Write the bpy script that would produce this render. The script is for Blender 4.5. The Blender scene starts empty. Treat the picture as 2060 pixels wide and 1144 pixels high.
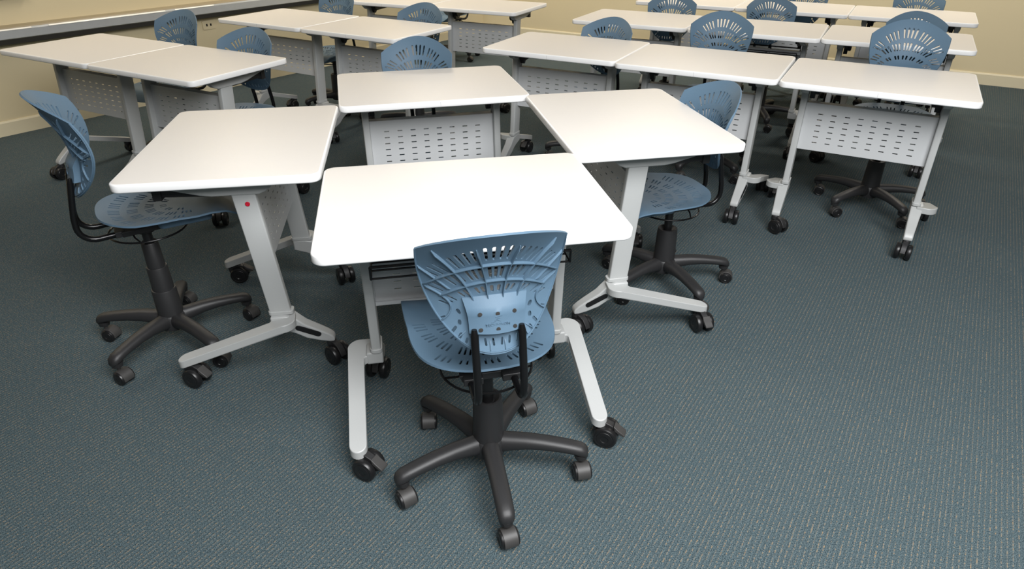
import bpy, bmesh, math, random
from mathutils import Vector, Matrix
from mathutils.geometry import delaunay_2d_cdt
random.seed(7)
R = math.radians
C = bpy.context.scene.collection
S = bpy.context.scene

# ------------------------------------------------------------ camera
cd = bpy.data.cameras.new('camera')
cam = bpy.data.objects.new('camera', cd); C.objects.link(cam)
cd.sensor_fit = 'HORIZONTAL'; cd.sensor_width = 36.0
cd.lens = 1329.05 / 2060 * 36.0
cd.clip_start = 0.05; cd.clip_end = 60
cam.matrix_world = Matrix.Translation((0, 0, 1.444)) @ Matrix.Rotation(R(90 - 30.194), 4, 'X') @ Matrix.Rotation(R(-0.0875), 4, 'Z')
S.camera = cam

# ------------------------------------------------------------ light and exposure
S.view_settings.view_transform = 'Standard'; S.view_settings.look = 'None'
S.view_settings.gamma = 1.0; S.view_settings.use_curve_mapping = False
S.view_settings.exposure = 0.0
w = bpy.data.worlds.new('world'); S.world = w; w.use_nodes = True
w.node_tree.nodes['Background'].inputs[0].default_value = (1.0, 0.93, 0.82, 1)
w.node_tree.nodes['Background'].inputs[1].default_value = 0.06

def area_light(name, loc, size, power, col, target=None, rotz=0):
    l = bpy.data.lights.new(name, 'AREA'); l.shape = 'RECTANGLE'; l.size, l.size_y = size
    l.energy = power; l.color = col
    o = bpy.data.objects.new(name, l); C.objects.link(o); o.location = loc
    o.rotation_euler = (0, 0, rotz)
    if target is not None:
        o.rotation_euler = (Vector(target) - Vector(loc)).to_track_quat('-Z', 'Y').to_euler()
    return o
# photographer's white light bounced off the ceiling above and just behind the camera
area_light('bounced_flash', (1.0, -0.32, 2.75), (2.4, 2.2), 258, (0.985, 0.99, 1.0), (0.95, 0.9, 0.0))
# rows of warm ceiling luminaires further back
for k, (x, y, p) in enumerate(((-2.3, 5.6, 27), (-0.7, 7.4, 36), (1.6, 6.6, 36), (3.6, 5.2, 34), (0.4, 4.3, 9), (-3.0, 3.4, 19))):
    area_light('ceiling_luminaire', (x, y, 2.72), (1.2, 0.3), p, (1.0, 0.915, 0.80), None, R(-30))

# ------------------------------------------------------------ materials
def srgb(r, g, b):
    f = lambda c: (c / 12.92) if c <= 0.04045 else ((c + 0.055) / 1.055) ** 2.4
    return (f(r / 255), f(g / 255), f(b / 255), 1)

def principled(name, col, rough=0.5, metal=0.0, noise=0.0, nscale=200, bump=0.0, spec=0.5, bscale=None):
    m = bpy.data.materials.new(name); m.use_nodes = True
    nt = m.node_tree; b = nt.nodes['Principled BSDF']
    b.inputs['Base Color'].default_value = col; b.inputs['Roughness'].default_value = rough
    b.inputs['Metallic'].default_value = metal; b.inputs['Specular IOR Level'].default_value = spec
    if noise or bump:
        tc = nt.nodes.new('ShaderNodeTexCoord'); n = nt.nodes.new('ShaderNodeTexNoise')
        n.inputs['Scale'].default_value = nscale; n.inputs['Detail'].default_value = 3
        nt.links.new(tc.outputs['Object'], n.inputs['Vector'])
        if noise:
            mx = nt.nodes.new('ShaderNodeMix'); mx.data_type = 'RGBA'
            d = tuple(c * (1 - noise) for c in col[:3]) + (1,); u = tuple(min(1, c * (1 + noise)) for c in col[:3]) + (1,)
            mx.inputs[6].default_value = d; mx.inputs[7].default_value = u
            nt.links.new(n.outputs['Fac'], mx.inputs[0]); nt.links.new(mx.outputs[2], b.inputs['Base Color'])
        if bump:
            bp = nt.nodes.new('ShaderNodeBump'); bp.inputs['Strength'].default_value = bump; bp.inputs['Distance'].default_value = 0.001
            n2 = n
            if bscale:
                n2 = nt.nodes.new('ShaderNodeTexNoise'); n2.inputs['Scale'].default_value = bscale
                nt.links.new(tc.outputs['Object'], n2.inputs['Vector'])
            nt.links.new(n2.outputs['Fac'], bp.inputs['Height']); nt.links.new(bp.outputs['Normal'], b.inputs['Normal'])
    return m

M_top = principled('white_laminate', srgb(221, 217, 211), 0.42, 0, 0.01, 60)
M_edge = principled('white_edge_band', srgb(243, 243, 242), 0.32, 0, 0.01, 60)
M_steel = principled('silver_grey_paint', srgb(177, 179, 178), 0.42, 0.05, 0.02, 300)
M_panel = principled('grey_panel_paint', srgb(190, 192, 193), 0.45, 0.05, 0.02, 200)
M_blue = principled('blue_plastic', srgb(88, 113, 133), 0.52, 0, 0.03, 120, 0.15, 0.35, 900)
M_black = principled('black_plastic', srgb(38, 38, 39), 0.45, 0, 0.08, 300, 0.25, 0.5, 1200)
M_wheel = principled('black_rubber', srgb(24, 24, 25), 0.35, 0, 0.05, 200)
M_hood = principled('dark_grey_plastic', srgb(58, 57, 56), 0.5, 0, 0.06, 300)
M_metal = principled('black_gloss_metal', srgb(20, 20, 21), 0.25, 0.3, 0.05, 200)
M_wall = principled('cream_wall_paint', srgb(222, 208, 172), 0.6, 0, 0.02, 3, 0.1, 0.3, 300)
M_base = principled('cream_skirting_vinyl', srgb(226, 215, 184), 0.45, 0, 0.02, 8)
M_rail = principled('brushed_aluminium', srgb(182, 186, 188), 0.32, 0.35, 0.05, 30)
M_railtop = principled('taupe_rail_paint', srgb(150, 138, 112), 0.5, 0, 0.03, 20)
M_raildark = principled('charcoal_rail_shade', srgb(66, 64, 60), 0.6, 0, 0.05, 40)  # painted shadow under the rail
M_glint = principled('white_glint', srgb(250, 248, 240), 0.2, 0, 0.01, 40)  # painted reflection of ceiling lights on the rail
M_brown = principled('brown_timber_trim', srgb(92, 72, 52), 0.5, 0, 0.1, 40)
M_red = principled('red_plastic', srgb(190, 25, 50), 0.35, 0, 0.03, 100)
M_brass = principled('zinc_screw', srgb(190, 180, 150), 0.3, 0.8, 0.03, 100)
M_knob = principled('chrome_knob', srgb(200, 200, 200), 0.2, 0.9, 0.02, 100)

def carpet_material():
    m = bpy.data.materials.new('ribbed_blue_carpet'); m.use_nodes = True
    nt = m.node_tree; N = nt.nodes; L = nt.links; b = N['Principled BSDF']
    b.inputs['Roughness'].default_value = 0.95; b.inputs['Specular IOR Level'].default_value = 0.1
    tc = N.new('ShaderNodeTexCoord'); mp = N.new('ShaderNodeMapping'); mp.inputs['Rotation'].default_value = (0, 0, R(-57.0))
    L.new(tc.outputs['Object'], mp.inputs['Vector'])
    sx = N.new('ShaderNodeSeparateXYZ'); L.new(mp.outputs['Vector'], sx.inputs[0])   # X along the rows, Y across
    def math_(op, a, bb=None, c=None):
        n = N.new('ShaderNodeMath'); n.operation = op
        for i, v in enumerate((a, bb, c)):
            if v is None: continue
            if isinstance(v, (int, float)): n.inputs[i].default_value = v
            else: L.new(v, n.inputs[i])
        return n.outputs[0]
    wob = N.new('ShaderNodeTexNoise'); wob.inputs['Scale'].default_value = 45; L.new(mp.outputs['Vector'], wob.inputs['Vector'])
    yy = math_('ADD', sx.outputs['Y'], math_('MULTIPLY', math_('SUBTRACT', wob.outputs['Fac'], 0.5), 0.004))
    row = math_('DIVIDE', yy, 0.0128)
    fr = math_('FRACT', row); idx = math_('FLOOR', row)
    dist = math_('ABSOLUTE', math_('SUBTRACT', fr, 0.5))
    line = N.new('ShaderNodeMapRange'); line.interpolation_type = 'SMOOTHSTEP'
    L.new(dist, line.inputs[0]); line.inputs[1].default_value = 0.05; line.inputs[2].default_value = 0.16; line.inputs[3].default_value = 1; line.inputs[4].default_value = 0
    cv = N.new('ShaderNodeCombineXYZ'); L.new(math_('MULTIPLY', sx.outputs['X'], 190), cv.inputs[0]); L.new(math_('MULTIPLY', idx, 17.31), cv.inputs[1])
    dash = N.new('ShaderNodeTexNoise'); dash.inputs['Scale'].default_value = 1.0; dash.inputs['Detail'].default_value = 2; L.new(cv.outputs[0], dash.inputs['Vector'])
    dm = N.new('ShaderNodeMapRange'); dm.interpolation_type = 'SMOOTHSTEP'; L.new(dash.outputs['Fac'], dm.inputs[0])
    dm.inputs[1].default_value = 0.43; dm.inputs[2].default_value = 0.62; dm.inputs[3].default_value = 0; dm.inputs[4].default_value = 1
    fleck = math_('MULTIPLY', line.outputs[0], dm.outputs[0])
    pile = N.new('ShaderNodeTexNoise'); pile.inputs['Scale'].default_value = 380; pile.inputs['Detail'].default_value = 3; L.new(tc.outputs['Object'], pile.inputs['Vector'])
    big = N.new('ShaderNodeTexNoise'); big.inputs['Scale'].default_value = 28; big.inputs['Detail'].default_value = 3; L.new(tc.outputs['Object'], big.inputs['Vector'])
    base = N.new('ShaderNodeMix'); base.data_type = 'RGBA'; base.inputs[6].default_value = srgb(22, 41, 50); base.inputs[7].default_value = srgb(101, 116, 120)
    pr_ = N.new('ShaderNodeMapRange'); L.new(pile.outputs['Fac'], pr_.inputs[0]); pr_.inputs[1].default_value = 0.36; pr_.inputs[2].default_value = 0.66
    L.new(pr_.outputs[0], base.inputs[0])
    b2 = N.new('ShaderNodeMix'); b2.data_type = 'RGBA'; b2.inputs[7].default_value = srgb(62, 73, 76)
    L.new(base.outputs[2], b2.inputs[6]); L.new(math_('MULTIPLY', big.outputs['Fac'], 0.40), b2.inputs[0])
    fc = N.new('ShaderNodeMix'); fc.data_type = 'RGBA'; fc.inputs[6].default_value = srgb(120, 120, 112); fc.inputs[7].default_value = srgb(150, 126, 96)
    hue = N.new('ShaderNodeTexNoise'); hue.inputs['Scale'].default_value = 130; L.new(tc.outputs['Object'], hue.inputs['Vector'])
    hr = N.new('ShaderNodeMapRange'); L.new(hue.outputs['Fac'], hr.inputs[0]); hr.inputs[1].default_value = 0.38; hr.inputs[2].default_value = 0.60
    L.new(hr.outputs[0], fc.inputs[0])
    out = N.new('ShaderNodeMix'); out.data_type = 'RGBA'; L.new(b2.outputs[2], out.inputs[6]); L.new(fc.outputs[2], out.inputs[7]); L.new(math_('MULTIPLY', fleck, 0.72), out.inputs[0])
    # a seam between two widths of carpet
    sd = math_('ABSOLUTE', math_('SUBTRACT', sx.outputs['Y'], SEAM_Y))
    sm = N.new('ShaderNodeMapRange'); L.new(sd, sm.inputs[0]); sm.inputs[1].default_value = 0.0008; sm.inputs[2].default_value = 0.0022; sm.inputs[3].default_value = 0.3; sm.inputs[4].default_value = 0
    o2 = N.new('ShaderNodeMix'); o2.data_type = 'RGBA'; L.new(sm.outputs[0], o2.inputs[0]); L.new(out.outputs[2], o2.inputs[6]); o2.inputs[7].default_value = srgb(30, 38, 44)
    L.new(o2.outputs[2], b.inputs['Base Color'])
    bp = N.new('ShaderNodeBump'); bp.inputs['Strength'].default_value = 0.6; bp.inputs['Distance'].default_value = 0.003
    rib = math_('ABSOLUTE', math_('SINE', math_('MULTIPLY', row, math.pi * 1.0)))
    L.new(math_('ADD', math_('MULTIPLY', rib, 0.6), pile.outputs['Fac']), bp.inputs['Height']); L.new(bp.outputs['Normal'], b.inputs['Normal'])
    return m

# ------------------------------------------------------------ mesh helpers
def link_mesh(name, bm, mats, parent=None, smooth=True, auto=35, bevel=0.0, loc=None, seg=2):
    bmesh.ops.recalc_face_normals(bm, faces=bm.faces)
    me = bpy.data.meshes.new(name); bm.to_mesh(me); bm.free()
    for m in (mats if isinstance(mats, (list, tuple)) else [mats]): me.materials.append(m)
    if smooth:
        me.polygons.foreach_set('use_smooth', [True] * len(me.polygons))
        try: me.set_sharp_from_angle(angle=R(auto))
        except Exception: pass
    o = bpy.data.objects.new(name, me); C.objects.link(o)
    if parent: o.parent = parent
    if loc: o.location = loc
    if bevel:
        b = o.modifiers.new('bevel', 'BEVEL'); b.width = bevel; b.segments = seg; b.limit_method = 'ANGLE'; b.angle_limit = R(40); b.harden_normals = False
    return o

def box(bm, c, s, rz=0.0, rx=0.0, ry=0.0, mi=0):
    mt = Matrix.Translation(c) @ Matrix.Rotation(rz, 4, 'Z') @ Matrix.Rotation(ry, 4, 'Y') @ Matrix.Rotation(rx, 4, 'X') @ Matrix.Diagonal((s[0], s[1], s[2], 1))
    r = bmesh.ops.create_cube(bm, size=1.0, matrix=mt)
    for v in r['verts']:
        for f in v.link_faces: f.material_index = mi

def prism(bm, outline, fn_bot, fn_top, mi=0):
    """outline: list of (x, y); fn give the 3-D point of each."""
    lo = [bm.verts.new(fn_bot(*p)) for p in outline]; hi = [bm.verts.new(fn_top(*p)) for p in outline]
    n = len(outline); fs = []
    fs.append(bm.faces.new(lo[::-1])); fs.append(bm.faces.new(hi))
    for i in range(n):
        fs.append(bm.faces.new((lo[i], lo[(i + 1) % n], hi[(i + 1) % n], hi[i])))
    for f in fs: f.material_index = mi

def tube(bm, pts, r, n=10, closed=False, mi=0):
    P = [Vector(p) for p in pts]; m = len(P); rings = []; prev = None
    for i, p in enumerate(P):
        if closed: t = (P[(i + 1) % m] - P[i - 1]).normalized()
        else: t = (P[min(i + 1, m - 1)] - P[max(i - 1, 0)]).normalized()
        if prev is None:
            a = Vector((0, 0, 1)) if abs(t.z) < 0.9 else Vector((1, 0, 0))
            u = t.cross(a).normalized()
        else:
            u = (prev - t * prev.dot(t)).normalized()
        prev = u; v = t.cross(u)
        rr = r[i] if isinstance(r, (list, tuple)) else r
        rings.append([bm.verts.new(p + (u * math.cos(2 * math.pi * k / n) + v * math.sin(2 * math.pi * k / n)) * rr) for k in range(n)])
    for i in range(m if closed else m - 1):
        a, b_ = rings[i], rings[(i + 1) % m]
        for k in range(n):
            f = bm.faces.new((a[k], a[(k + 1) % n], b_[(k + 1) % n], b_[k])); f.material_index = mi
    if not closed:
        for rg in (rings[0], rings[-1]):
            f = bm.faces.new(rg); f.material_index = mi

def lathe(bm, prof, mt=Matrix(), n=24, mi=0):
    """profile of (radius, height) around local Z, moved by mt."""
    rings = []
    for (r, z) in prof:
        rings.append([bm.verts.new(mt @ Vector((r * math.cos(2 * math.pi * k / n), r * math.sin(2 * math.pi * k / n), z))) for k in range(n)])
    for i in range(len(prof) - 1):
        for k in range(n):
            f = bm.faces.new((rings[i][k], rings[i][(k + 1) % n], rings[i + 1][(k + 1) % n], rings[i + 1][k])); f.material_index = mi
    for rg in (rings[0], rings[-1]):
        f = bm.faces.new(rg); f.material_index = mi

def arc(cx, cy, r, a0, a1, n):
    return [(cx + r * math.cos(a0 + (a1 - a0) * i / n), cy + r * math.sin(a0 + (a1 - a0) * i / n)) for i in range(n + 1)]

def rounded_rect(hw, hd, r, n=6, inset=0.0):
    hw -= inset; hd -= inset; r = max(r - inset, 0.001); o = []
    for (sx, sy, a) in ((1, 1, 0), (-1, 1, 90), (-1, -1, 180), (1, -1, 270)):
        o += arc(sx * (hw - r), sy * (hd - r), r, R(a), R(a + 90), n)
    return o

def capsule(cx, cy, ang, ln, w0, w1=None, n=3):
    """slot outline: long axis at ang, half width w0 at the start, w1 at the end."""
    w1 = w0 if w1 is None else w1; o = []
    ca, sa = math.cos(ang), math.sin(ang)
    pts = [(-ln / 2 + w0 - w0 * math.sin(math.pi * (k / n)), -w0 * math.cos(math.pi * k / n)) for k in range(n + 1)][::-1]
    pts2 = [(ln / 2 - w1 + w1 * math.sin(math.pi * (k / n)), -w1 * math.cos(math.pi * k / n)) for k in range(n + 1)]
    for (x, y) in pts + pts2: o.append((cx + x * ca - y * sa, cy + x * sa + y * ca))
    return o

def inside(p, poly):
    x, y = p; c = False; n = len(poly); j = n - 1
    for i in range(n):
        xi, yi = poly[i]; xj, yj = poly[j]
        if (yi > y) != (yj > y) and x < (xj - xi) * (y - yi) / (yj - yi) + xi: c = not c
        j = i
    return c

def perforated(outline, holes, step, fn, thick):
    """a thin curved sheet: outline with holes, meshed, mapped by fn(x, y)->Vector and given thickness along its normals."""
    V = []; E_ = []
    def loop(pts):
        b0 = len(V); n = len(pts)
        V.extend(Vector(p) for p in pts); E_.extend((b0 + i, b0 + (i + 1) % n) for i in range(n))
    loop(outline)
    for h in holes: loop(h)
    xs = [p[0] for p in outline]; ys = [p[1] for p in outline]
    boxes = [(min(p[0] for p in h) - step * .3, max(p[0] for p in h) + step * .3, min(p[1] for p in h) - step * .3, max(p[1] for p in h) + step * .3) for h in holes]
    y = min(ys) + step / 2
    while y < max(ys):
        x = min(xs) + step / 2
        while x < max(xs):
            if inside((x, y), outline) and not any(a < x < b_ and c < y < d for a, b_, c, d in boxes):
                V.append(Vector((x, y)))
            x += step
        y += step
    vo, eo, fo, *_ = delaunay_2d_cdt(V, E_, [], 0, 1e-6)
    tri = []
    for f in fo:
        c = (sum(vo[i].x for i in f) / len(f), sum(vo[i].y for i in f) / len(f))
        if not inside(c, outline): continue
        if any(a < c[0] < b_ and c_ < c[1] < d and inside(c, h) for (a, b_, c_, d), h in zip(boxes, holes)): continue
        tri.append(f)
    def nrm(p):
        e = 0.002
        dx = fn(p.x + e, p.y) - fn(p.x - e, p.y); dy = fn(p.x, p.y + e) - fn(p.x, p.y - e)
        return dx.cross(dy).normalized()
    bm = bmesh.new(); used = sorted({i for f in tri for i in f}); A = {}; B = {}
    for i in used:
        p = fn(vo[i].x, vo[i].y); n = nrm(vo[i])
        A[i] = bm.verts.new(p + n * thick / 2); B[i] = bm.verts.new(p - n * thick / 2)
    cnt = {}
    for f in tri:
        bm.faces.new([A[i] for i in f]); bm.faces.new([B[i] for i in reversed(f)])
        for k in range(len(f)):
            e = (f[k], f[(k + 1) % len(f)]); key = (min(e), max(e)); cnt.setdefault(key, []).append(e)
    for key, es in cnt.items():
        if len(es) == 1:
            a, b_ = es[0]
            bm.faces.new((A[b_], A[a], B[a], B[b_]))
    return bm

def tag(o, label, cat=None, group=None, kind=None):
    if label: o['label'] = label
    if cat: o['category'] = cat
    if group: o['group'] = group
    if kind: o['kind'] = kind
    return o

def empty(name, loc, rz=0.0):
    o = bpy.data.objects.new(name, None); C.objects.link(o); o.location = loc; o.rotation_euler = (0, 0, rz); o.empty_display_size = 0.1
    return o

def copy_tree(o, parent=None):
    c = o.copy(); C.objects.link(c)
    if parent: c.parent = parent
    for ch in [x for x in KIDS.get(o.name, [])]:
        k = copy_tree(ch, c)
    return c
KIDS = {}
def register(root):
    """remember the children of a finished prototype so copying never rescans the scene"""
    KIDS.clear()
    for o in C.objects:
        if o.parent: KIDS.setdefault(o.parent.name, []).append(o)

# ------------------------------------------------------------ room shell
SEAM_Y = 0.0
def seam_from(px, py):
    a = R(-57.0)
    return px * math.sin(a) + py * math.cos(a)
SEAM_Y = seam_from(-0.40, 1.005)
LW = Vector((-3.615, 4.559)); CORNER = Vector((-0.36, 8.83)); BR = Vector((4.24, 6.06))
ld = (CORNER - LW).normalized(); ln_ = Vector((ld.y, -ld.x))          # along the left wall, into the room
bd = (BR - CORNER).normalized(); bn = Vector((bd.y, -bd.x))           # along the back wall, into the room
A0 = CORNER - ld * 11.0; B0 = CORNER + bd * 10.5
far = A0 + (B0 - CORNER)
bm = bmesh.new()
prism(bm, [tuple(A0), tuple(far), tuple(B0), tuple(CORNER)], lambda x, y: (x, y, -0.1), lambda x, y: (x, y, 0.0))
fl = link_mesh('floor', bm, carpet_material(), smooth=False); tag(fl, 'dark blue ribbed carpet with rows of tan flecks', kind='structure')
def wall(name, p, q, n, label):
    bm = bmesh.new(); p2 = p - n * 0.15; q2 = q - n * 0.15
    prism(bm, [tuple(p), tuple(q), tuple(q2), tuple(p2)], lambda x, y: (x, y, -0.1), lambda x, y: (x, y, 2.8))
    tag(link_mesh(name, bm, M_wall, smooth=False), label, kind='structure')
wall('wall_left', A0, CORNER, ln_, 'cream painted wall on the left with a metal rail')
wall('wall_back', CORNER, B0, bn, 'cream painted wall behind the rows of tables')
def skirting(name, p, q, n):
    bm = bmesh.new(); h = 0.10
    o = [(0, 0), (0.012, 0), (0.012, h - 0.012), (0.006, h), (0, h)]
    rows = [[bm.verts.new((e.x + n.x * a, e.y + n.y * a, b_)) for a, b_ in o] for e in (p, q)]
    for i in range(5): bm.faces.new((rows[0][i], rows[0][(i + 1) % 5], rows[1][(i + 1) % 5], rows[1][i]))
    bm.faces.new(rows[0][::-1]); bm.faces.new(rows[1])
    tag(link_mesh(name, bm, M_base, smooth=False), 'cream skirting along the wall foot', kind='structure')
skirting('baseboard_left', A0, CORNER - ld * 0.012, ln_)
skirting('baseboard_back', CORNER + bd * 0.0, B0, bn)

def along(base, d, n, prof, t0, t1, name, mat, parent=None, bevel=0.0):
    bm = bmesh.new(); k = len(prof)
    rows = [[bm.verts.new((base.x + d.x * t + n.x * a, base.y + d.y * t + n.y * a, z)) for a, z in prof] for t in (t0, t1)]
    for i in range(k): bm.faces.new((rows[0][i], rows[0][(i + 1) % k], rows[1][(i + 1) % k], rows[1][i]))
    bm.faces.new(rows[0][::-1]); bm.faces.new(rows[1])
    return link_mesh(name, bm, mat, parent, bevel=bevel)
# metal rail box along the left wall
T0, T1 = -4.0, 5.36
rail = along(LW, ld, ln_, [(0, 0.632), (0.105, 0.632), (0.117, 0.640), (0.112, 0.69), (0.10, 0.70), (0, 0.70)], T0, T1, 'trim_1', M_rail)
tag(rail, 'grey metal rail running along the left wall', kind='structure')
along(LW, ld, ln_, [(0, 0.600), (0.085, 0.600), (0.106, 0.6319), (0, 0.6319)], T0, T1, 'rail_shade', M_raildark, rail)  # shadow below the rail, modelled as a dark strip
along(LW, ld, ln_, [(0, 0.7001), (0.098, 0.7001), (0.09, 0.708), (0, 0.712)], T0, T1, 'rail_cap', M_railtop, rail)
for t0, t1 in ((-1.0, 0.39), (0.50, 1.34), (1.42, 1.755)):  # reflections of the ceiling lights on the nosing, modelled as white strips
    along(LW, ld, ln_, [(0.1040, 0.6960), (0.1050, 0.6950), (0.1125, 0.690), (0.1140, 0.6925), (0.1070, 0.6990), (0.1045, 0.6995)], t0, t1, 'painted_glint', M_glint, rail)
t2 = along(LW, ld, ln_, [(0, 0.875), (0.03, 0.875), (0.03, 0.95), (0, 0.95)], T0, 0.45, 'trim_2', M_brown)
tag(t2, 'brown timber strip high on the left wall', kind='structure')
# socket plate on the left wall
bm = bmesh.new()
def sock(a, b_, d): return (LW.x + ld.x * (1.73 + a) + ln_.x * d, LW.y + ld.y * (1.73 + a) + ln_.y * d, 0.535 + b_)
prism(bm, rounded_rect(0.055, 0.035, 0.008, 3), lambda a, b_: sock(a, b_, 0.0), lambda a, b_: sock(a, b_, 0.01))
for da in (-0.018, 0.018):
    box(bm, sock(da, 0, 0.011), (0.012, 0.004, 0.018), math.atan2(ld.y, ld.x), mi=1)
sk = link_mesh('wall_socket', bm, [M_wall, M_wheel], smooth=False)
tag(sk, 'small cream wall socket with dark holes under the metal rail', 'socket')

# ------------------------------------------------------------ casters
def caster_wheel_bm(r, wdt, off):
    bm = bmesh.new()
    mt = Matrix.Translation((off, 0, 0)) @ Matrix.Rotation(R(90), 4, 'Y')
    h = wdt / 2; s = 1 if off > 0 else -1
    lathe(bm, [(r * .3, -h * s), (r * .86, -h * s), (r * .97, -h * .7 * s), (r, -h * .2 * s), (r, h * .4 * s), (r * .93, h * .85 * s), (r * .80, h * s), (r * .70, h * .9 * s), (r * .66, h * 1.02 * s), (r * .36, h * 1.1 * s), (r * .30, h * .95 * s)], mt, 20)
    return bm
def make_table_caster(parent, loc, rz, brake=True):
    """75 mm twin-wheel furniture caster; wheel trails behind the stem"""
    r = 0.037; trail = 0.028
    bm = bmesh.new()
    lathe(bm, [(0.010, 0.02), (0.012, 0.066), (0.017, 0.067), (0.017, 0.086), (0.011, 0.088)], Matrix(), 14)
    # hood: a curved fork over the wheel pair
    o = [(-0.012, 0.045), (-0.016, 0.075), (0.0, 0.084), (0.022, 0.083), (0.046, 0.074), (0.060, 0.056), (0.066, 0.040), (0.055, 0.040), (0.044, 0.055), (0.028, 0.064), (0.012, 0.06), (0.0, 0.040)]
    prism(bm, o, lambda a, b_: (-0.011, -a, b_), lambda a, b_: (0.011, -a, b_))
    lathe(bm, [(0.009, -0.012), (0.009, 0.012)], Matrix.Translation((0, -trail, r)) @ Matrix.Rotation(R(90), 4, 'Y'), 12)
    ho = link_mesh('caster', bm, M_black, parent, bevel=0.0015, loc=loc); ho.rotation_euler = (0, 0, rz)
    for off in (-0.0235, 0.0235):
        wo = link_mesh('wheel', caster_wheel_bm(r, 0.022, off), M_wheel, ho, loc=(0, -trail, r))
    if brake:
        bm = bmesh.new()
        o = [(0.050, 0.078), (0.064, 0.066), (0.083, 0.054), (0.086, 0.047), (0.080, 0.046), (0.064, 0.052), (0.052, 0.060)]
        prism(bm, o, lambda a, b_: (-0.015, -a, b_), lambda a, b_: (0.015, -a, b_))
        link_mesh('brake_lever', bm, M_hood, ho, bevel=0.002)
    return ho
def make_chair_caster(parent, loc, rz):
    r = 0.0255; trail = 0.016
    bm = bmesh.new()
    lathe(bm, [(0.006, 0.02), (0.006, 0.066), (0.011, 0.067), (0.011, 0.085)], Matrix(), 12)
    o = []
    for a, b_ in arc(trail, r, r + 0.0035, R(-12), R(195), 14): o.append((a, b_))
    for a, b_ in arc(trail, r, r - 0.007, R(195), R(-12), 10): o.append((a, b_))
    prism(bm, o, lambda a, b_: (-0.019, -a, b_), lambda a, b_: (0.019, -a, b_))
    lathe(bm, [(0.007, -0.02), (0.007, 0.02)], Matrix.Translation((0, -trail, r)) @ Matrix.Rotation(R(90), 4, 'Y'), 10)
    ho = link_mesh('caster', bm, M_hood, parent, bevel=0.001, loc=loc); ho.rotation_euler = (0, 0, rz)
    for off in (-0.0125, 0.0125):
        link_mesh('wheel', caster_wheel_bm(r, 0.019, off * 1.25), M_wheel, ho, loc=(0, -trail, r))
    return ho

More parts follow.
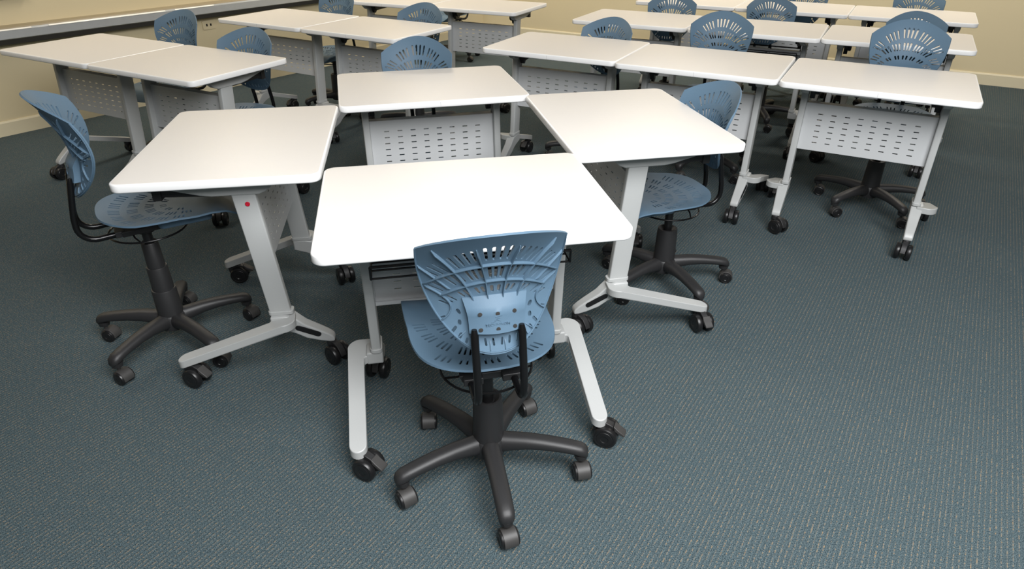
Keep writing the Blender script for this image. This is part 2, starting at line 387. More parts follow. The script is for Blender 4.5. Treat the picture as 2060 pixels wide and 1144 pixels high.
# ------------------------------------------------------------ table
TW, TD, TZ = 0.784, 0.598, 0.74
POST_X = 0.291
def post_y(z):   # posts lean: the foot is nearer the panel side
    return 0.047 + (0.655 - z) / 0.44 * 0.038
def make_table(basket=False, red=False):
    root = empty('training_table', (0, 0, 0))
    # top
    bm = bmesh.new(); prev = None
    for (z, ins) in ((TZ - 0.027, 0.004), (TZ - 0.0245, 0.0008), (TZ - 0.022, 0), (TZ - 0.005, 0), (TZ - 0.002, 0.001), (TZ - 0.0005, 0.003), (TZ, 0.0065)):
        ring = [bm.verts.new((x, y, z)) for x, y in rounded_rect(TW / 2, TD / 2, 0.034, 7, ins)]
        if prev is None: bm.faces.new(ring[::-1])
        else:
            n = len(ring)
            for i in range(n):
                f = bm.faces.new((prev[i], prev[(i + 1) % n], ring[(i + 1) % n], ring[i])); f.material_index = 1
        prev = ring
    bm.faces.new(prev)
    link_mesh('table_top', bm, [M_top, M_edge], root, auto=50)
    # edge band joint on the panel side is part of the edge: a hairline block
    bm = bmesh.new(); box(bm, (-0.012, TD / 2 - 0.0001, TZ - 0.0135), (0.0012, 0.0012, 0.019)); 
    link_mesh('edge_joint', bm, M_panel, root, smooth=False)
    for s in (-1, 1):
        # leaning flat post
        bm = bmesh.new()
        ol = rounded_rect(0.0145, 0.036, 0.0045, 3)
        prism(bm, ol, lambda a, b_: (s * POST_X + a, post_y(0.218) + b_ * 0.98, 0.218), lambda a, b_: (s * POST_X + a, post_y(0.66) + b_, 0.66))
        if True:
            prism(bm, rounded_rect(0.019, 0.042, 0.012, 4), lambda a, b_: (s * POST_X + a, post_y(0.2) + b_, 0.211), lambda a, b_: (s * POST_X + a, post_y(0.2) + b_, 0.225))
        if red and s > 0:
            pass
        leg = link_mesh('leg', bm, M_steel, root, bevel=0.0015)
        # tapered plate under the top
        bm = bmesh.new()
        o = [(-0.250, 0.7125), (0.168, 0.7125), (0.160, 0.700), (0.118, 0.664), (0.095, 0.655), (-0.045, 0.655), (-0.080, 0.660), (-0.240, 0.702)]
        prism(bm, o, lambda a, b_: (s * POST_X - 0.017, a, b_), lambda a, b_: (s * POST_X + 0.017, a, b_))
        br = link_mesh('top_bracket', bm, M_steel, leg, bevel=0.004, smooth=True)
        bm = bmesh.new()
        lathe(bm, [(0.0055, 0), (0.0055, 0.002), (0.003, 0.003), (0.002, 0.0015)], Matrix.Translation((s * (POST_X + 0.0165), 0.045, 0.692)) @ Matrix.Rotation(R(90 * s), 4, 'Y'), 12)
        link_mesh('screw', bm, M_brass, leg)
        # long foot towards the sitter: steps outwards round a bend, slopes down
        ys = post_y(0.2)
        cx = POST_X + 0.066; hw = 0.0245
        outer = [(POST_X + 0.005, ys + 0.046)] + arc(cx - 0.020, ys + 0.006, 0.020 + hw, R(78), R(0), 7) + [(cx + hw, -0.24)]
        tip = arc(cx, -0.24, hw, R(0), R(-180), 10)
        inner = [(cx - hw, ys - 0.045)] + arc(cx - hw - 0.010, ys - 0.045, 0.010, R(0), R(90), 3) + [(POST_X + 0.005, ys - 0.035)]
        pts = [(s * x, y) for x, y in outer + tip[1:] + inner]
        if s < 0: pts = pts[::-1]
        zt = lambda y: 0.211 - max(0, (ys - y)) * 0.322
        bm = bmesh.new()
        prism(bm, pts, lambda x, y: (x, y, zt(y) - 0.029), lambda x, y: (x, y, zt(y)))
        link_mesh('long_foot', bm, M_steel, leg, bevel=0.006, seg=3)
        # short foot under the panel side, with a black recessed grip on the outer face
        st = ((ys - 0.036, 0.211, 0.168, 0.0), (ys + 0.012, 0.212, 0.152, 0.0), (ys + 0.040, 0.205, 0.138, 0.12), (0.160, 0.170, 0.112, 0.45), (0.205, 0.140, 0.094, 0.75), (0.232, 0.121, 0.086, 0.95), (0.246, 0.108, 0.085, 1.0), (0.251, 0.098, 0.087, 1.0))
        fx = lambda t: POST_X + 0.0200 + 0.013 * (1 - t)
        bm = bmesh.new(); prev = None
        for (a, zt_, zb_, t) in st:
            x0, x1 = s * (POST_X - 0.0185), s * fx(t)
            ring = [bm.verts.new(p) for p in ((x0, a, zb_), (x1, a, zb_), (x1, a, zt_), (x0, a, zt_))]
            if prev:
                for k in range(4): bm.faces.new((prev[k], prev[(k + 1) % 4], ring[(k + 1) % 4], ring[k]))
            else: bm.faces.new(ring)
            prev = ring
        bm.faces.new(prev[::-1])
        sf = link_mesh('short_foot', bm, M_steel, leg, bevel=0.005, seg=3)
        ga, gb = (0.128, 0.166), (0.208, 0.120)          # ends of the black grip on the outer face
        def gx(a):
            for (p, q) in zip(st, st[1:]):
                if p[0] <= a <= q[0]: return fx(p[3] + (q[3] - p[3]) * (a - p[0]) / (q[0] - p[0]))
            return fx(1.0)
        bm = bmesh.new()
        gang = math.atan2(gb[1] - ga[1], gb[0] - ga[0]); gl = math.hypot(gb[0] - ga[0], gb[1] - ga[1])
        cap = capsule((ga[0] + gb[0]) / 2, (ga[1] + gb[1]) / 2, gang, gl, 0.010, None, 5)
        prism(bm, cap, lambda a, b_: (s * (gx(a) - 0.004), a, b_), lambda a, b_: (s * (gx(a) + 0.0015), a, b_))
        link_mesh('foot_grip', bm, M_wheel, leg, bevel=0.0008)
        make_table_caster(root, (s * cx, -0.238, 0), R(205 if s > 0 else 170), True)
        make_table_caster(root, (s * POST_X, 0.236, 0), R(20 if s > 0 else 150), False)
    # modesty panel with slots
    hwid = POST_X - 0.0155; z0, z1 = 0.385, 0.605
    holes = []
    for i in range(8):
        for j in range(6):
            x = (-0.372 + i * 0.1063) * 2 * hwid; z = z0 + (0.175 + 0.122 * j) * (z1 - z0)
            holes.append([(x + a, z + b_) for a, b_ in ((-0.0105, -0.0024), (0.0105, -0.0024), (0.0115, 0), (0.0105, 0.0024), (-0.0105, 0.0024), (-0.0115, 0))])
    py = lambda z: post_y(z) + 0.006
    bm = perforated([(-hwid, z0), (hwid, z0), (hwid, z1), (-hwid, z1)], holes, 0.045, lambda x, z: Vector((x, py(z), z)), 0.002)
    yt, yb = py(z1), py(z0)
    box(bm, (0, yt - 0.020, z1 - 0.0002), (2 * hwid, 0.042, 0.002)); box(bm, (0, yt - 0.040, z1 - 0.010), (2 * hwid, 0.002, 0.02))
    box(bm, (0, yb - 0.014, z0), (2 * hwid, 0.028, 0.002)); box(bm, (0, yb - 0.028, z0 + 0.006), (2 * hwid, 0.002, 0.012))
    for s in (-1, 1): 
        prism(bm, [(s * (hwid - 0.001), z0), (s * (hwid + 0.001), z0), (s * (hwid + 0.001), z1), (s * (hwid - 0.001), z1)], lambda x, z: (x, py(z) - 0.02, z), lambda x, z: (x, py(z), z))
    link_mesh('modesty_panel', bm, M_panel, root, smooth=False)
    # black folding gear under the top
    bm = bmesh.new(); box(bm, (0, 0.03, 0.692), (2 * POST_X - 0.036, 0.038, 0.030)); box(bm, (0, -0.09, 0.702), (2 * POST_X - 0.036, 0.022, 0.018))
    link_mesh('cross_beam', bm, M_black, root, bevel=0.002)
    for s in (-1, 1):
        bm = bmesh.new()
        x0 = s * (POST_X - 0.020)
        o = [(-0.05, 0.711), (0.10, 0.711), (0.10, 0.695), (0.075, 0.675), (0.06, 0.650), (0.05, 0.625), (0.035, 0.622), (0.02, 0.640)] + ([(-0.02, 0.645)] if basket else [(-0.215, 0.648), (-0.225, 0.672)]) + [(-0.05, 0.672)]
        prism(bm, o, lambda a, b_: (x0 - s * 0.022, a, b_), lambda a, b_: (x0, a, b_))
        if not basket: box(bm, (x0 - s * 0.018, -0.215, 0.668), (0.046, 0.026, 0.060))
        lathe(bm, [(0.020, -0.010), (0.024, -0.006), (0.024, 0.006), (0.020, 0.010)], Matrix.Translation((x0 - s * 0.030, 0.045, 0.668)) @ Matrix.Rotation(R(90), 4, 'Y'), 14)
        link_mesh('tilt_bracket', bm, M_black, root, bevel=0.002)
    if basket:
        bm = bmesh.new(); zb = 0.585; hx = POST_X - 0.022
        for y in (-0.145, -0.10, -0.055, -0.01, 0.035):
            tube(bm, [(-hx, y, zb), (hx, y, zb)], 0.003, 8)
        for y, z in ((-0.150, 0.622), (0.04, 0.622)): tube(bm, [(-hx, y, z), (hx, y, z)], 0.004, 8)
        for x in (-hx, -hx * .33, hx * .33, hx):
            tube(bm, [(x, -0.150, 0.622), (x, -0.148, zb), (x, 0.038, zb), (x, 0.04, 0.622)], 0.003, 8)
        link_mesh('wire_basket', bm, M_metal, root)
    if red:
        bm = bmesh.new()
        lathe(bm, [(0.0075, 0), (0.0075, 0.0022), (0.0052, 0.003), (0.0045, 0.0012)], Matrix.Translation((POST_X + 0.0147, 0.055, 0.625)) @ Matrix.Rotation(R(90), 4, 'Y'), 16)
        link_mesh('red_plug', bm, M_red, root)
    return root

# ------------------------------------------------------------ chair (local +Y is forward, z = 0 the floor, seat at 0.43)
ZS = 0.425
SH = 0.350; HW = 0.173           # shell height, half width
PROF = ((-0.02, -0.170), (0.0, -0.163), (0.05, -0.144), (0.10, -0.132), (0.15, -0.129), (0.20, -0.136), (0.25, -0.152), (0.30, -0.177), (0.335, -0.199), (0.36, -0.217))
def shell_yc(z):
    z = min(max(z, -0.02), 0.36)
    for k in range(len(PROF) - 1):
        z0, y0 = PROF[k]; z1, y1 = PROF[k + 1]
        if z <= z1:
            t = (z - z0) / (z1 - z0)
            zp, yp = PROF[max(k - 1, 0)]; zn, yn = PROF[min(k + 2, len(PROF) - 1)]
            m0 = (y1 - yp) / (z1 - zp) * (z1 - z0); m1 = (yn - y0) / (zn - z0) * (z1 - z0)
            return (2 * t**3 - 3 * t * t + 1) * y0 + (t**3 - 2 * t * t + t) * m0 + (3 * t * t - 2 * t**3) * y1 + (t**3 - t * t) * m1
    return PROF[-1][1]
def shell_pt(x, z):              # z from 0 (bottom) to SH
    return Vector((x, shell_yc(z) + 0.062 * (x / HW) ** 2, ZS + 0.093 + 0.95 * z))
def shell_outline():
    o = []; zc = 0.285
    n = 40
    for i in range(n + 1):       # right corner, round the bottom, to the left corner
        a = math.pi * i / n
        o.append((HW * math.copysign(abs(math.cos(a)) ** 0.93, math.cos(a)), zc - zc * math.sin(a) ** 0.94))
    m = 18
    for i in range(1, m):
        x = -HW + 2 * HW * i / m
        o.append((x, zc + 0.001 + (SH - zc - 0.001) * (1 - (x / HW) ** 2) ** 0.95))
    return o
def polar_slots(cx, cy, r0, r1, angs, w0, w1, up=90):
    H = []
    for a in angs:
        t = R(up - a); rm = (r0 + r1) / 2
        H.append(capsule(cx + rm * math.cos(t), cy + rm * math.sin(t), t, r1 - r0, w0, w1))
    return H
def grp(centres, n, pitch):
    o = []
    for c in centres: o += [c + (k - (n - 1) / 2) * pitch for k in range(n)]
    return o
def ell_slots(zc, rx, rz, angs, ln, w0, w1, flat=1.0):
    """slots round an ellipse centred (0, zc), each pointing away from the centre; angs in degrees from straight up"""
    H = []
    for a in angs:
        px, pz = rx * math.sin(R(a)), zc + rz * math.cos(R(a))
        d = math.atan2((pz - zc) * flat + 0.012, px)
        H.append(capsule(px, pz, d, ln, w0, w1))
    return H
def back_slots():
    H = []
    top = [-10.5, -3.5, 3.5, 10.5]
    H += ell_slots(0.150, 0.146, 0.138, top, 0.047, 0.0030, 0.0046)
    for s in (-1, 1):
        H += ell_slots(0.150, 0.146, 0.136, [s * a for a in (20.5, 26.8, 33.2, 39.6)], 0.044, 0.0026, 0.0040)
        H += ell_slots(0.164, 0.151, 0.114, [s * a for a in (52, 58.5, 65)], 0.042, 0.0022, 0.0034)
        H += ell_slots(0.126, 0.140, 0.098, [s * a for a in (14, 19.5, 25)], 0.038, 0.0030, 0.0042)
        H += ell_slots(0.126, 0.140, 0.098, [s * a for a in (33, 39, 45.5)], 0.036, 0.0026, 0.0036)
        H += ell_slots(0.131, 0.146, 0.084, [s * a for a in (56.5, 63.5, 71)], 0.036, 0.0022, 0.0032)
        H += ell_slots(0.106, 0.118, 0.066, [s * a for a in (13.5, 20)], 0.022, 0.0032, 0.0040)
        H += ell_slots(0.106, 0.118, 0.066, [s * a for a in (33, 40)], 0.022, 0.0030, 0.0038)
        H += ell_slots(0.104, 0.124, 0.064, [s * a for a in (51, 58.5, 66.5)], 0.026, 0.0024, 0.0032)
        for (x, z, a, ln, w) in ((0.084, 0.108, 70, 0.017, 0.0046), (0.083, 0.080, 95, 0.015, 0.0042), (0.096, 0.062, 125, 0.020, 0.0034), (0.084, 0.046, 118, 0.020, 0.0038), (0.070, 0.036, 112, 0.016, 0.0030), (0.120, 0.090, 150, 0.016, 0.0018)):
            H.append(capsule(s * x, z, R(a if s > 0 else 180 - a), ln, w))
        for x in (0.010, 0.028, 0.046):
            H.append(capsule(s * x, 0.030 + 0.05 * x, R(90 - s * 6), 0.020, 0.0026))
    H += ell_slots(0.126, 0.140, 0.098, [-5.4, 0, 5.4], 0.040, 0.0032, 0.0044)
    H += ell_slots(0.106, 0.118, 0.066, [-3.8, 3.8], 0.022, 0.0034, 0.0042)
    return H
def rib_strip(bm, pts, hgt=0.0085, wd=0.0016):
    """thin fin standing on the rear of the shell along (x, z) points"""
    rows = []
    for i, (x, z) in enumerate(pts):
        p = shell_pt(x, z); e = 0.002
        n = (shell_pt(x + e, z) - shell_pt(x - e, z)).cross(shell_pt(x, z + e) - shell_pt(x, z - e)).normalized()
        if n.y > 0: n = -n
        q = shell_pt(*pts[min(i + 1, len(pts) - 1)]) - shell_pt(*pts[max(i - 1, 0)])
        s = q.cross(n).normalized()
        k = hgt * (0.35 if i in (0, len(pts) - 1) else 1)
        rows.append([bm.verts.new(p + s * wd + n * 0.001), bm.verts.new(p + s * wd * .7 + n * (0.002 + k)), bm.verts.new(p - s * wd * .7 + n * (0.002 + k)), bm.verts.new(p - s * wd + n * 0.001)])
    for a, b_ in zip(rows, rows[1:]):
        for k in range(4): bm.faces.new((a[k], a[(k + 1) % 4], b_[(k + 1) % 4], b_[k]))
    bm.faces.new(rows[0]); bm.faces.new(rows[-1][::-1])

def seat_pt(x, y):
    """shallow dished seat; y from -0.115 (back) to 0.30 (front)"""
    v = (y - 0.10)
    z = ZS + 0.022 * (x / 0.20) ** 2 * (1 if y < 0.12 else max(0.25, 1 - (y - 0.12) / 0.22))
    z += 0.020 * max(0, (-0.02 - y) / 0.10) ** 1.5 if y < -0.02 else 0
    z += -0.001 * (1 - min(1, abs(y) / 0.2))
    if y > 0.16: z += 0.012 * math.sin(min(1, (y - 0.16) / 0.09) * math.pi / 2) - 0.045 * max(0, (y - 0.22) / 0.085) ** 2
    return Vector((x, y, z))
def seat_outline():
    o = []; hw = 0.196; yb, yf, ym = -0.128, 0.302, 0.10
    for i in range(33):          # back: super-ellipse
        a = math.pi + math.pi * i / 32
        c, s_ = math.cos(a), math.sin(a)
        o.append((hw * math.copysign(abs(c) ** 0.78, c), ym + (ym - yb) * -abs(s_) ** 0.78))
    # right side, front corners
    o += [(0.199, 0.15), (0.201, 0.20)]
    o += arc(0.201 - 0.055, yf - 0.058, 0.055, R(0), R(84), 8)
    o += [(0.10, yf + 0.001), (0.05, yf + 0.004), (0.0, yf + 0.005), (-0.05, yf + 0.004), (-0.10, yf + 0.001)]
    o += arc(-0.201 + 0.055, yf - 0.058, 0.055, R(96), R(180), 8)
    o += [(-0.201, 0.20), (-0.199, 0.15)]
    # drop coincident points
    r = []
    for p in o:
        if not r or (p[0] - r[-1][0]) ** 2 + (p[1] - r[-1][1]) ** 2 > 1e-7: r.append(p)
    return r
def seat_slots():
    H = []; c = (0.0, 0.145)
    H += polar_slots(*c, 0.205, 0.240, grp((148, 164, 180, 196, 212), 3, 4.2), 0.0026, 0.0030)
    H += polar_slots(*c, 0.150, 0.185, grp((104, 122, 140, 160, 180, 200, 220, 238, 256), 3, 4.6), 0.0026, 0.0030)
    H += polar_slots(*c, 0.100, 0.130, grp((96, 120, 144, 168, 192, 216, 240, 264), 3, 6.2), 0.0026, 0.0030)
    H += polar_slots(*c, 0.060, 0.082, grp((110, 145, 180, 215, 250), 2, 11), 0.0026, 0.0028)
    return H
ME = {}
def make_chair(dz=0.0):
    """dz: how much the gas column is raised"""
    root = empty('swivel_chair', (0, 0, 0))
    # seat
    seat = link_mesh('seat', perforated(seat_outline(), seat_slots(), 0.018, seat_pt, 0.006), M_blue, root, auto=40)
    bm = bmesh.new()
    prism(bm, rounded_rect(0.105, 0.085, 0.02, 4), lambda x, y: (x, y + 0.125, ZS - 0.040), lambda x, y: (x * 1.04, y * 1.04 + 0.125, ZS - 0.0015))
    link_mesh('seat_mount', bm, M_blue, seat, bevel=0.003)
    # backrest
    back = link_mesh('backrest', perforated(shell_outline(), back_slots(), 0.016, shell_pt, 0.0055), M_blue, root, auto=40)
    bm = bmesh.new()
    ol = shell_outline()
    def clip(pts): return [p for p in pts if inside(p, ol)]
    def bez(a, b_, c, n=14): return [((1 - t) ** 2 * a[0] + 2 * t * (1 - t) * b_[0] + t * t * c[0], (1 - t) ** 2 * a[1] + 2 * t * (1 - t) * b_[1] + t * t * c[1]) for t in [k / n for k in range(n + 1)]]
    for s in (-1, 1):
        rib_strip(bm, clip(bez((s * 0.016, 0.135), (s * 0.020, 0.22), (s * 0.047, 0.303))))
        rib_strip(bm, clip(bez((s * 0.045, 0.130), (s * 0.066, 0.215), (s * 0.138, 0.292))))
    rib_strip(bm, clip([(x, 0.253 - 0.082 * (x / 0.162) ** 2) for x in [-0.168 + 0.336 * k / 30 for k in range(31)]]))
    rib_strip(bm, clip([(x, 0.200 - 0.050 * (x / 0.122) ** 2) for x in [-0.124 + 0.248 * k / 24 for k in range(25)]]))
    for s in (-1, 1):
        rib_strip(bm, clip(bez((s * 0.172, 0.236), (s * 0.135, 0.208), (s * 0.098, 0.170))), 0.006)
        rib_strip(bm, clip(bez((s * 0.168, 0.180), (s * 0.055, 0.135), (s * 0.125, 0.080), 20)), 0.006)
        for a, b_ in (((0.070, 0.060), (0.098, 0.034)), ((0.017, 0.034), (0.018, 0.003)), ((0.052, 0.044), (0.066, 0.016))):
            rib_strip(bm, clip(bez((s * a[0], a[1]), (s * (a[0] + b_[0]) / 2, (a[1] + b_[1]) / 2), (s * b_[0], b_[1]), 5)), 0.004)
    # raised lip along the shell edge
    for a, b_ in ((0, 40),):
        rib_strip(bm, [(x * 0.985, 0.006 + z * 0.975) for x, z in ol[:41]], 0.004, 0.0018)
    link_mesh('back_ribs', bm, M_blue, back, auto=30)
    # moulded bracket on the rear of the shell
    def bk(x, z, d):             # d: distance behind the shell
        p = shell_pt(x, z); return Vector((x, p.y - d, p.z))
    bm = bmesh.new(); nx, nz = 12, 8; F = []; G = []
    zb0, zb1 = 0.064, 0.148
    for j in range(nz + 1):
        t = j / nz; z = zb0 + (zb1 - zb0) * t; hw_ = 0.066 + 0.010 * t - 0.004 * math.sin(math.pi * t); rowF = []; rowG = []
        for i in range(nx + 1):
            u = -1 + 2 * i / nx; x = u * hw_
            dep = 0.022 + 0.006 * (1 - u * u) if t < 0.64 else (0.028 - 0.006 * u * u) * (1 - (t - 0.62) / 0.42) + 0.002
            yflat = shell_pt(0, z).y + 0.010 * u * u
            rowF.append(bm.verts.new((x, yflat - dep, ZS + 0.093 + 0.95 * z + 0.006 * (1 - u * u) * t)))
            rowG.append(bm.verts.new(bk(x, z + 0.006 * (1 - u * u) * t, -0.0005)))
        F.append(rowF); G.append(rowG)
    for j in range(nz):
        for i in range(nx):
            bm.faces.new((F[j][i], F[j][i + 1], F[j + 1][i + 1], F[j + 1][i])); bm.faces.new((G[j][i], G[j + 1][i], G[j + 1][i + 1], G[j][i + 1]))
    for i in range(nx):
        bm.faces.new((F[0][i], G[0][i], G[0][i + 1], F[0][i + 1])); bm.faces.new((F[nz][i], F[nz][i + 1], G[nz][i + 1], G[nz][i]))
    for j in range(nz):
        bm.faces.new((F[j][0], F[j + 1][0], G[j + 1][0], G[j][0])); bm.faces.new((F[j][nx], G[j][nx], G[j + 1][nx], F[j + 1][nx]))
    # screw recesses are part of the moulding
    for x in (-0.040, 0.0, 0.040):
        for z in (0.075, 0.115):
            u = x / 0.075; yf = shell_pt(0, z).y + 0.010 * u * u - (0.022 + 0.006 * (1 - u * u))
            lathe(bm, [(0.0052, -0.0004), (0.0052, 0.0012), (0.0030, 0.0014)], Matrix.Translation((x, yf + 0.0006, ZS + 0.093 + 0.95 * z)) @ Matrix.Rotation(R(90), 4, 'X'), 12, 1)
    bkt = link_mesh('back_bracket', bm, [M_blue, M_hood], back, auto=28)
    bm = bmesh.new()
    def emb(x, z, sx, sz, ry=0):
        u = x / 0.075; yf = shell_pt(0, z).y + 0.010 * u * u - (0.022 + 0.006 * (1 - u * u))
        box(bm, (x, yf, ZS + 0.093 + 0.95 * z), (sx, 0.0022, sz), 0, 0, ry)
    for k, (dx, dz_, a) in enumerate(((-0.004, 0.004, -35), (0.0, 0.009, 20), (0.005, 0.013, -15), (0.002, 0.002, 30), (-0.010, -0.001, -20))): emb(dx, 0.096 + dz_, 0.011, 0.0016, R(a))
    link_mesh('embossed_emblem', bm, M_blue, back, smooth=False)
    fc = bpy.data.curves.new('embossed_name', 'FONT'); fc.body = 'TECHNIKOM'; fc.size = 0.0098; fc.extrude = 0.0009; fc.align_x = 'CENTER'; fc.align_y = 'CENTER'
    fo = bpy.data.objects.new('embossed_tmp', fc); C.objects.link(fo)
    dg = bpy.context.evaluated_depsgraph_get(); me = bpy.data.meshes.new_from_object(fo.evaluated_get(dg)); bpy.data.objects.remove(fo)
    me.materials.clear(); me.materials.append(M_blue)
    to = bpy.data.objects.new('embossed_name', me); C.objects.link(to); to.parent = back
    to.location = (0, shell_pt(0, 0.087).y - 0.0278, ZS + 0.093 + 0.083); to.rotation_euler = (R(90), 0, 0)
    # two bent back tubes
    for s in (-1, 1):
        bm = bmesh.new(); x = 0.056 * s
        pts = [(x, 0.06, ZS - 0.036), (x, -0.06, ZS - 0.042), (x, -0.136, ZS - 0.046)]
        pts += [(x, -0.139 - 0.050 * math.sin(R(a)), ZS + 0.004 - 0.050 * math.cos(R(a))) for a in range(10, 95, 14)]
        pts += [(x, -0.186, ZS + 0.04), (x, -0.174, ZS + 0.10), (x, -0.163, ZS + 0.152), (x, -0.160, ZS + 0.168)]
        tube(bm, pts, [0.0098] * (len(pts) - 1) + [0.006], 12)
        link_mesh('back_tube', bm, M_metal, root)
    # tilt mechanism
    bm = bmesh.new()
    prism(bm, [(-0.085, -0.07), (0.085, -0.07), (0.07, 0.10), (0.04, 0.16), (-0.04, 0.16), (-0.07, 0.10)], lambda x, y: (x * 0.9, y, ZS - 0.052), lambda x, y: (x, y, ZS - 0.031))
    box(bm, (-0.05, -0.075, ZS - 0.040), (0.05, 0.03, 0.020)); box(bm, (0.05, -0.075, ZS - 0.040), (0.05, 0.03, 0.020))
    lathe(bm, [(0.030, ZS - 0.075), (0.034, ZS - 0.05), (0.034, ZS - 0.04)], Matrix(), 18)
    link_mesh('tilt_mechanism', bm, M_black, root, bevel=0.002)
    # height lever ring
    bm = bmesh.new()
    tube(bm, [(0.124 * math.cos(R(a)), 0.012 + 0.124 * math.sin(R(a)), ZS - 0.064) for a in range(0, 360, 10)], 0.0035, 8, True)
    for a in (197, 343):
        c, s_ = math.cos(R(a)), math.sin(R(a))
        tube(bm, [(0.124 * c, 0.012 + 0.124 * s_, ZS - 0.064), (0.09 * c, -0.02 + 0.06 * s_, ZS - 0.056), (0.055 * c, -0.03 + 0.04 * s_, ZS - 0.046)], 0.003, 6)
    link_mesh('lever_ring', bm, M_metal, root)
    for o in list(C.objects):
        if o.parent is root and dz: o.location.z += dz
    # column
    bm = bmesh.new()
    lathe(bm, [(0.0165, 0.07), (0.0165, ZS + dz - 0.050)], Matrix(), 18)
    col = link_mesh('gas_column', bm, M_wheel, root)
    bm = bmesh.new()
    if dz > 0.06:
        lathe(bm, [(0.044, 0.10), (0.0415, 0.225), (0.0405, 0.2275), (0.0365, 0.228), (0.0345, 0.316), (0.0335, 0.3185), (0.0300, 0.319), (0.0280, 0.412), (0.026, 0.415), (0.0185, 0.408)], Matrix(), 24)
    else:
        lathe(bm, [(0.045, 0.10), (0.0415, 0.245), (0.039, 0.262), (0.033, 0.263), (0.0185, 0.250)], Matrix(), 24)
    link_mesh('column_cover', bm, M_black, col)
    # star base, one piece
    bm = bmesh.new()
    lathe(bm, [(0.020, 0.062), (0.046, 0.066), (0.050, 0.085), (0.048, 0.118), (0.040, 0.128), (0.018, 0.129)], Matrix(), 30)
    for k in range(5):
        a = R(72 * k); ca, sa = math.cos(a), math.sin(a); rows = []
        prof = ((0.020, 0.094, 0.028, 0.036), (0.060, 0.101, 0.0265, 0.029), (0.11, 0.107, 0.0255, 0.024), (0.16, 0.107, 0.0245, 0.021), (0.21, 0.103, 0.024, 0.019), (0.245, 0.098, 0.0235, 0.0185), (0.266, 0.093, 0.023, 0.0195), (0.279, 0.088, 0.0195, 0.0175), (0.286, 0.083, 0.012, 0.011))
        for (r, zc, hw_, hh) in prof:
            ring = []
            for q in range(14):
                t = 2 * math.pi * q / 14
                lx = hw_ * math.copysign(abs(math.cos(t)) ** 0.75, math.cos(t)); lz = hh * math.copysign(abs(math.sin(t)) ** 0.85, math.sin(t))
                if lz < 0: lz *= 0.75
                ring.append(bm.verts.new((r * ca - lx * sa, r * sa + lx * ca, zc + lz)))
            rows.append(ring)
        for p, q_ in zip(rows, rows[1:]):
            for i in range(14): bm.faces.new((p[i], p[(i + 1) % 14], q_[(i + 1) % 14], q_[i]))
        bm.faces.new(rows[0][::-1]); bm.faces.new(rows[-1])
        lathe(bm, [(0.013, 0.064), (0.018, 0.0645), (0.021, 0.080)], Matrix.Translation((0.266 * ca, 0.266 * sa, 0)), 14)
    star = link_mesh('star_base', bm, M_black, root, auto=50)
    for k in range(5):
        a = R(72 * k)
        make_chair_caster(root, (0.266 * math.cos(a), 0.266 * math.sin(a), 0), 0.0)
    return root

def turn_base(root, rel, swivels):
    """turn the star base and its casters about the column; rel in degrees relative to the seat"""
    k = 0
    for ch in [o for o in C.objects if o.parent is root]:
        nm = ch.name.split('.')[0]
        if nm == 'star_base': ch.rotation_euler.z = R(rel)
        elif nm == 'caster':
            a = R(72 * k + rel); ch.location = (0.266 * math.cos(a), 0.266 * math.sin(a), 0)
            ch.rotation_euler.z = R(swivels[k % len(swivels)]); k += 1

# ------------------------------------------------------------ place the tables
TABLES = [  # key, x, y, yaw, label, group
 ('A', -0.132, 1.697, 10.54, 'white training table nearest the camera, front one of the four-table cluster', 'tables of the four-table cluster'),
 ('B', -0.926, 2.204, -81.27, 'white training table at the left of the four-table cluster, red dot on its leg', 'tables of the four-table cluster'),
 ('C', -0.370, 2.980, 193.55, 'white training table at the back of the four-table cluster, slotted panel facing the camera', 'tables of the four-table cluster'),
 ('D', 0.422, 2.459, 101.05, 'white training table at the right of the four-table cluster, flat leg side towards the camera', 'tables of the four-table cluster'),
 ('E3', 1.684, 3.087, 151.2, 'white training table at the right end of the nearest right-hand row', 'tables of the nearest right-hand row'),
 ('E2', 0.994, 3.481, 151.8, 'middle white training table of the nearest right-hand row, behind the cluster\'s right-hand chair', 'tables of the nearest right-hand row'),
 ('E1', 0.314, 3.881, 152.0, 'white training table at the left end of the nearest right-hand row, behind the cluster', 'tables of the nearest right-hand row'),
 ('F1', -2.328, 3.844, 151.5, 'white training table nearest the left wall, left one of the left-hand pair', 'tables of the near left-hand pair'),
 ('F2', -1.639, 3.466, 151.5, 'right one of the near left-hand pair of white tables, behind the cluster\'s left table', 'tables of the near left-hand pair'),
 ('G1', -1.548, 4.912, 149.2, 'left one of the second left-hand pair of white tables, beside the metal rail', 'tables of the second left-hand pair'),
 ('G2', -0.868, 4.506, 149.2, 'right one of the second left-hand pair of white tables, behind the cluster\'s back chair', 'tables of the second left-hand pair'),
 ('J3', 2.293, 4.126, 151.2, 'white training table at the right end of the second right-hand row', 'tables of the second right-hand row'),
 ('J2', 1.588, 4.490, -27.5, 'middle white table of the second right-hand row, turned round with a black wire basket underneath', 'tables of the second right-hand row'),
 ('J1', 0.889, 4.866, 152.0, 'white training table at the left end of the second right-hand row', 'tables of the second right-hand row'),
 ('H2', -0.196, 5.542, 153.5, 'right-hand white table of the farthest left row, its end towards the back wall corner', 'tables of the farthest left row'),
 ('H1', -0.905, 5.895, 153.5, 'left-hand white table of the farthest left row, mostly out of frame', 'tables of the farthest left row'),
 ('K3', 2.854, 5.026, 150.6, 'white training table at the right end of the farthest right-hand row', 'tables of the farthest right-hand row'),
 ('K2', 2.166, 5.414, 150.6, 'middle white training table of the farthest right-hand row', 'tables of the farthest right-hand row'),
 ('K1', 1.478, 5.802, 150.6, 'left-hand white training table of the farthest right-hand row', 'tables of the farthest right-hand row'),
]
TT = {t[0]: t for t in TABLES}
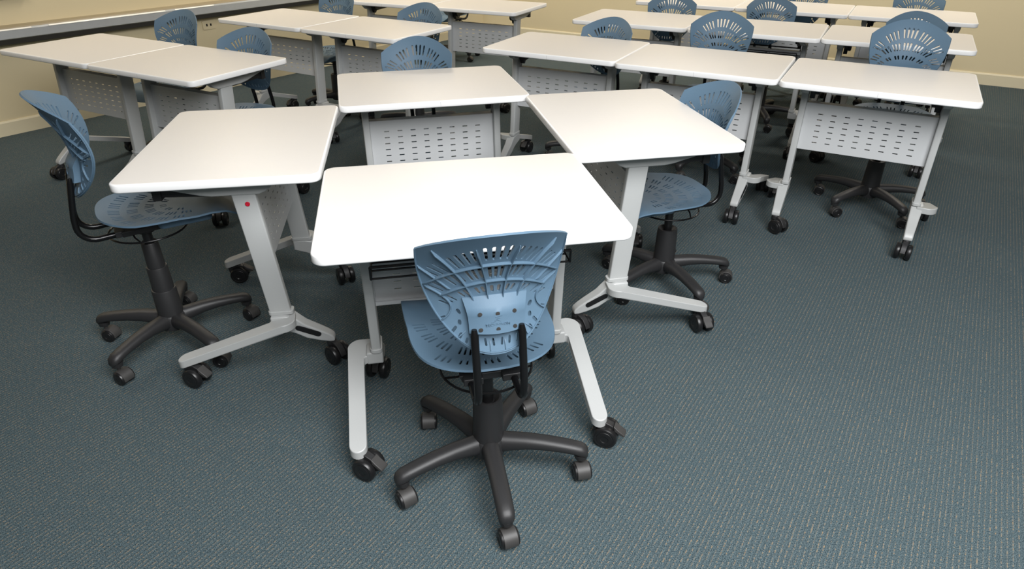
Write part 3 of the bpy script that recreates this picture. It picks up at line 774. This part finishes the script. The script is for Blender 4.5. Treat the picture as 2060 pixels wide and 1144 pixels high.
TRAIL = {'A': (-25, -100, -20, -80), 'B': (10, -60, -20, -40), 'C': (110, 200, 60, 250), 'D': (-75, -50, -95, -100), 'E3': (62, -125, 242, -60), 'E2': (62, -115, 62, -60), 'F1': (62, -80, 62, -110), 'F2': (62, -80, 242, -130)}
protos = {'A': make_table(basket=True), 'B': make_table(red=True), 'C': make_table()}
register(None)
for key, x, y, yaw, label, group in TABLES:
    if key in protos: o = protos[key]
    else: o = copy_tree(protos['A'] if key == 'J2' else protos['C'])
    o.location = (x, y, 0); o.rotation_euler = (0, 0, R(yaw)); tag(o, label, 'table', group)
    phis = TRAIL.get(key, TRAIL['E3'])
    cs = [q for q in C.objects if q.parent is o and q.name.startswith('caster')]
    for q, ph in zip(cs, phis): q.rotation_euler.z = R(ph + 90 - yaw)

# ------------------------------------------------------------ place the chairs
def at_table(k, lx, ly):
    _, x, y, yaw, *_r = TT[k]; a = R(yaw)
    return (x + math.cos(a) * lx - math.sin(a) * ly, y + math.sin(a) * lx + math.cos(a) * ly)
CH = [  # where, yaw, base angle, raise, label, group
 ((-0.068, 1.419), 13, -78.6, 0.004, 'blue slotted swivel chair nearest the camera, back turned, at the front cluster table', 'chairs of the four-table cluster'),
 ((-1.268, 2.072), -58, 35.2, 0.105, 'blue swivel chair raised high, at the left cluster table near the left edge', 'chairs of the four-table cluster'),
 ((0.650, 2.500), 108, 2.6, -0.008, 'blue swivel chair at the right cluster table, seat showing below the tabletop', 'chairs of the four-table cluster'),
 (at_table('C', 0.035, -0.27), 178, 20, 0.012, 'pale blue swivel chair behind the back cluster table, facing the camera', 'chairs of the four-table cluster'),
 ((1.919, 3.323), 155, -79, 0.075, 'blue swivel chair at the right end table of the nearest right-hand row', 'chairs of the right-hand rows'),
 (at_table('E2', 0.045, -0.46), 162, 10, 0.035, 'blue swivel chair pulled back from the middle table of the nearest right-hand row', 'chairs of the right-hand rows'),
 (at_table('E1', -0.075, -0.25), 140, 30, -0.014, 'blue swivel chair behind the left end table of the nearest right-hand row', 'chairs of the right-hand rows'),
 (at_table('F1', 0.07, -0.50), 158, 15, -0.005, 'blue swivel chair behind the table nearest the left wall, turned sideways', 'chairs of the left-hand tables'),
 (at_table('F2', -0.03, -0.255), 163, 40, -0.012, 'blue swivel chair behind the right table of the near left-hand pair', 'chairs of the left-hand tables'),
 (at_table('G1', 0.08, -0.45), 150, 5, 0.0, 'blue swivel chair behind the left table of the second left-hand pair', 'chairs of the left-hand tables'),
 (at_table('G2', -0.08, -0.26), 156, 25, -0.012, 'blue swivel chair behind the right table of the second left-hand pair', 'chairs of the left-hand tables'),
 ((-0.62, 7.25), 140, 25, 0.0, 'blue swivel chair seen under the left-hand table of the farthest left row', 'chairs of the left-hand tables'),
 (at_table('J3', -0.10, -0.27), 158, 12, -0.022, 'blue swivel chair at the right end table of the second right-hand row', 'chairs of the right-hand rows'),
 (at_table('J2', 0.02, 0.50), 176, 50, 0.0, 'blue swivel chair behind the turned middle table of the second right-hand row', 'chairs of the right-hand rows'),
 (at_table('J1', -0.13, -0.32), 170, 33, 0.0, 'blue swivel chair at the left end table of the second right-hand row', 'chairs of the right-hand rows'),
 (at_table('K3', -0.035, -0.30), 158, 17, 0.0, 'blue swivel chair at the right end table of the farthest right-hand row', 'chairs of the right-hand rows'),
 (at_table('K2', -0.02, -0.36), 162, 47, 0.0, 'blue swivel chair at the middle table of the farthest right-hand row', 'chairs of the right-hand rows'),
]
SW = ([20, 12, 28, 5, 35], [60, 75, 80, 65, 95], [75, 100, 50, 85, 60])
low = make_chair(0.0); high = make_chair(0.105); mid = make_chair(0.055)
register(None)
used = set()
for i, ((x, y), yaw, base, dz, label, group) in enumerate(CH):
    src = high if dz > 0.08 else (mid if dz > 0.02 else low)
    if src.name in used: o = copy_tree(src)
    else: o = src; used.add(src.name)
    o.location = (x, y, 0); o.rotation_euler = (0, 0, R(yaw)); tag(o, label, 'chair', group)
    rel = base - yaw
    nominal = 0.105 if src is high else (0.055 if src is mid else 0.0)
    for ch in [q for q in C.objects if q.parent is o]:
        nm = ch.name.split('.')[0]
        if nm in ('seat', 'backrest', 'back_tube', 'tilt_mechanism', 'lever_ring'): ch.location.z = dz
    turn_base(o, rel, [s - yaw for s in SW[i % 3]])
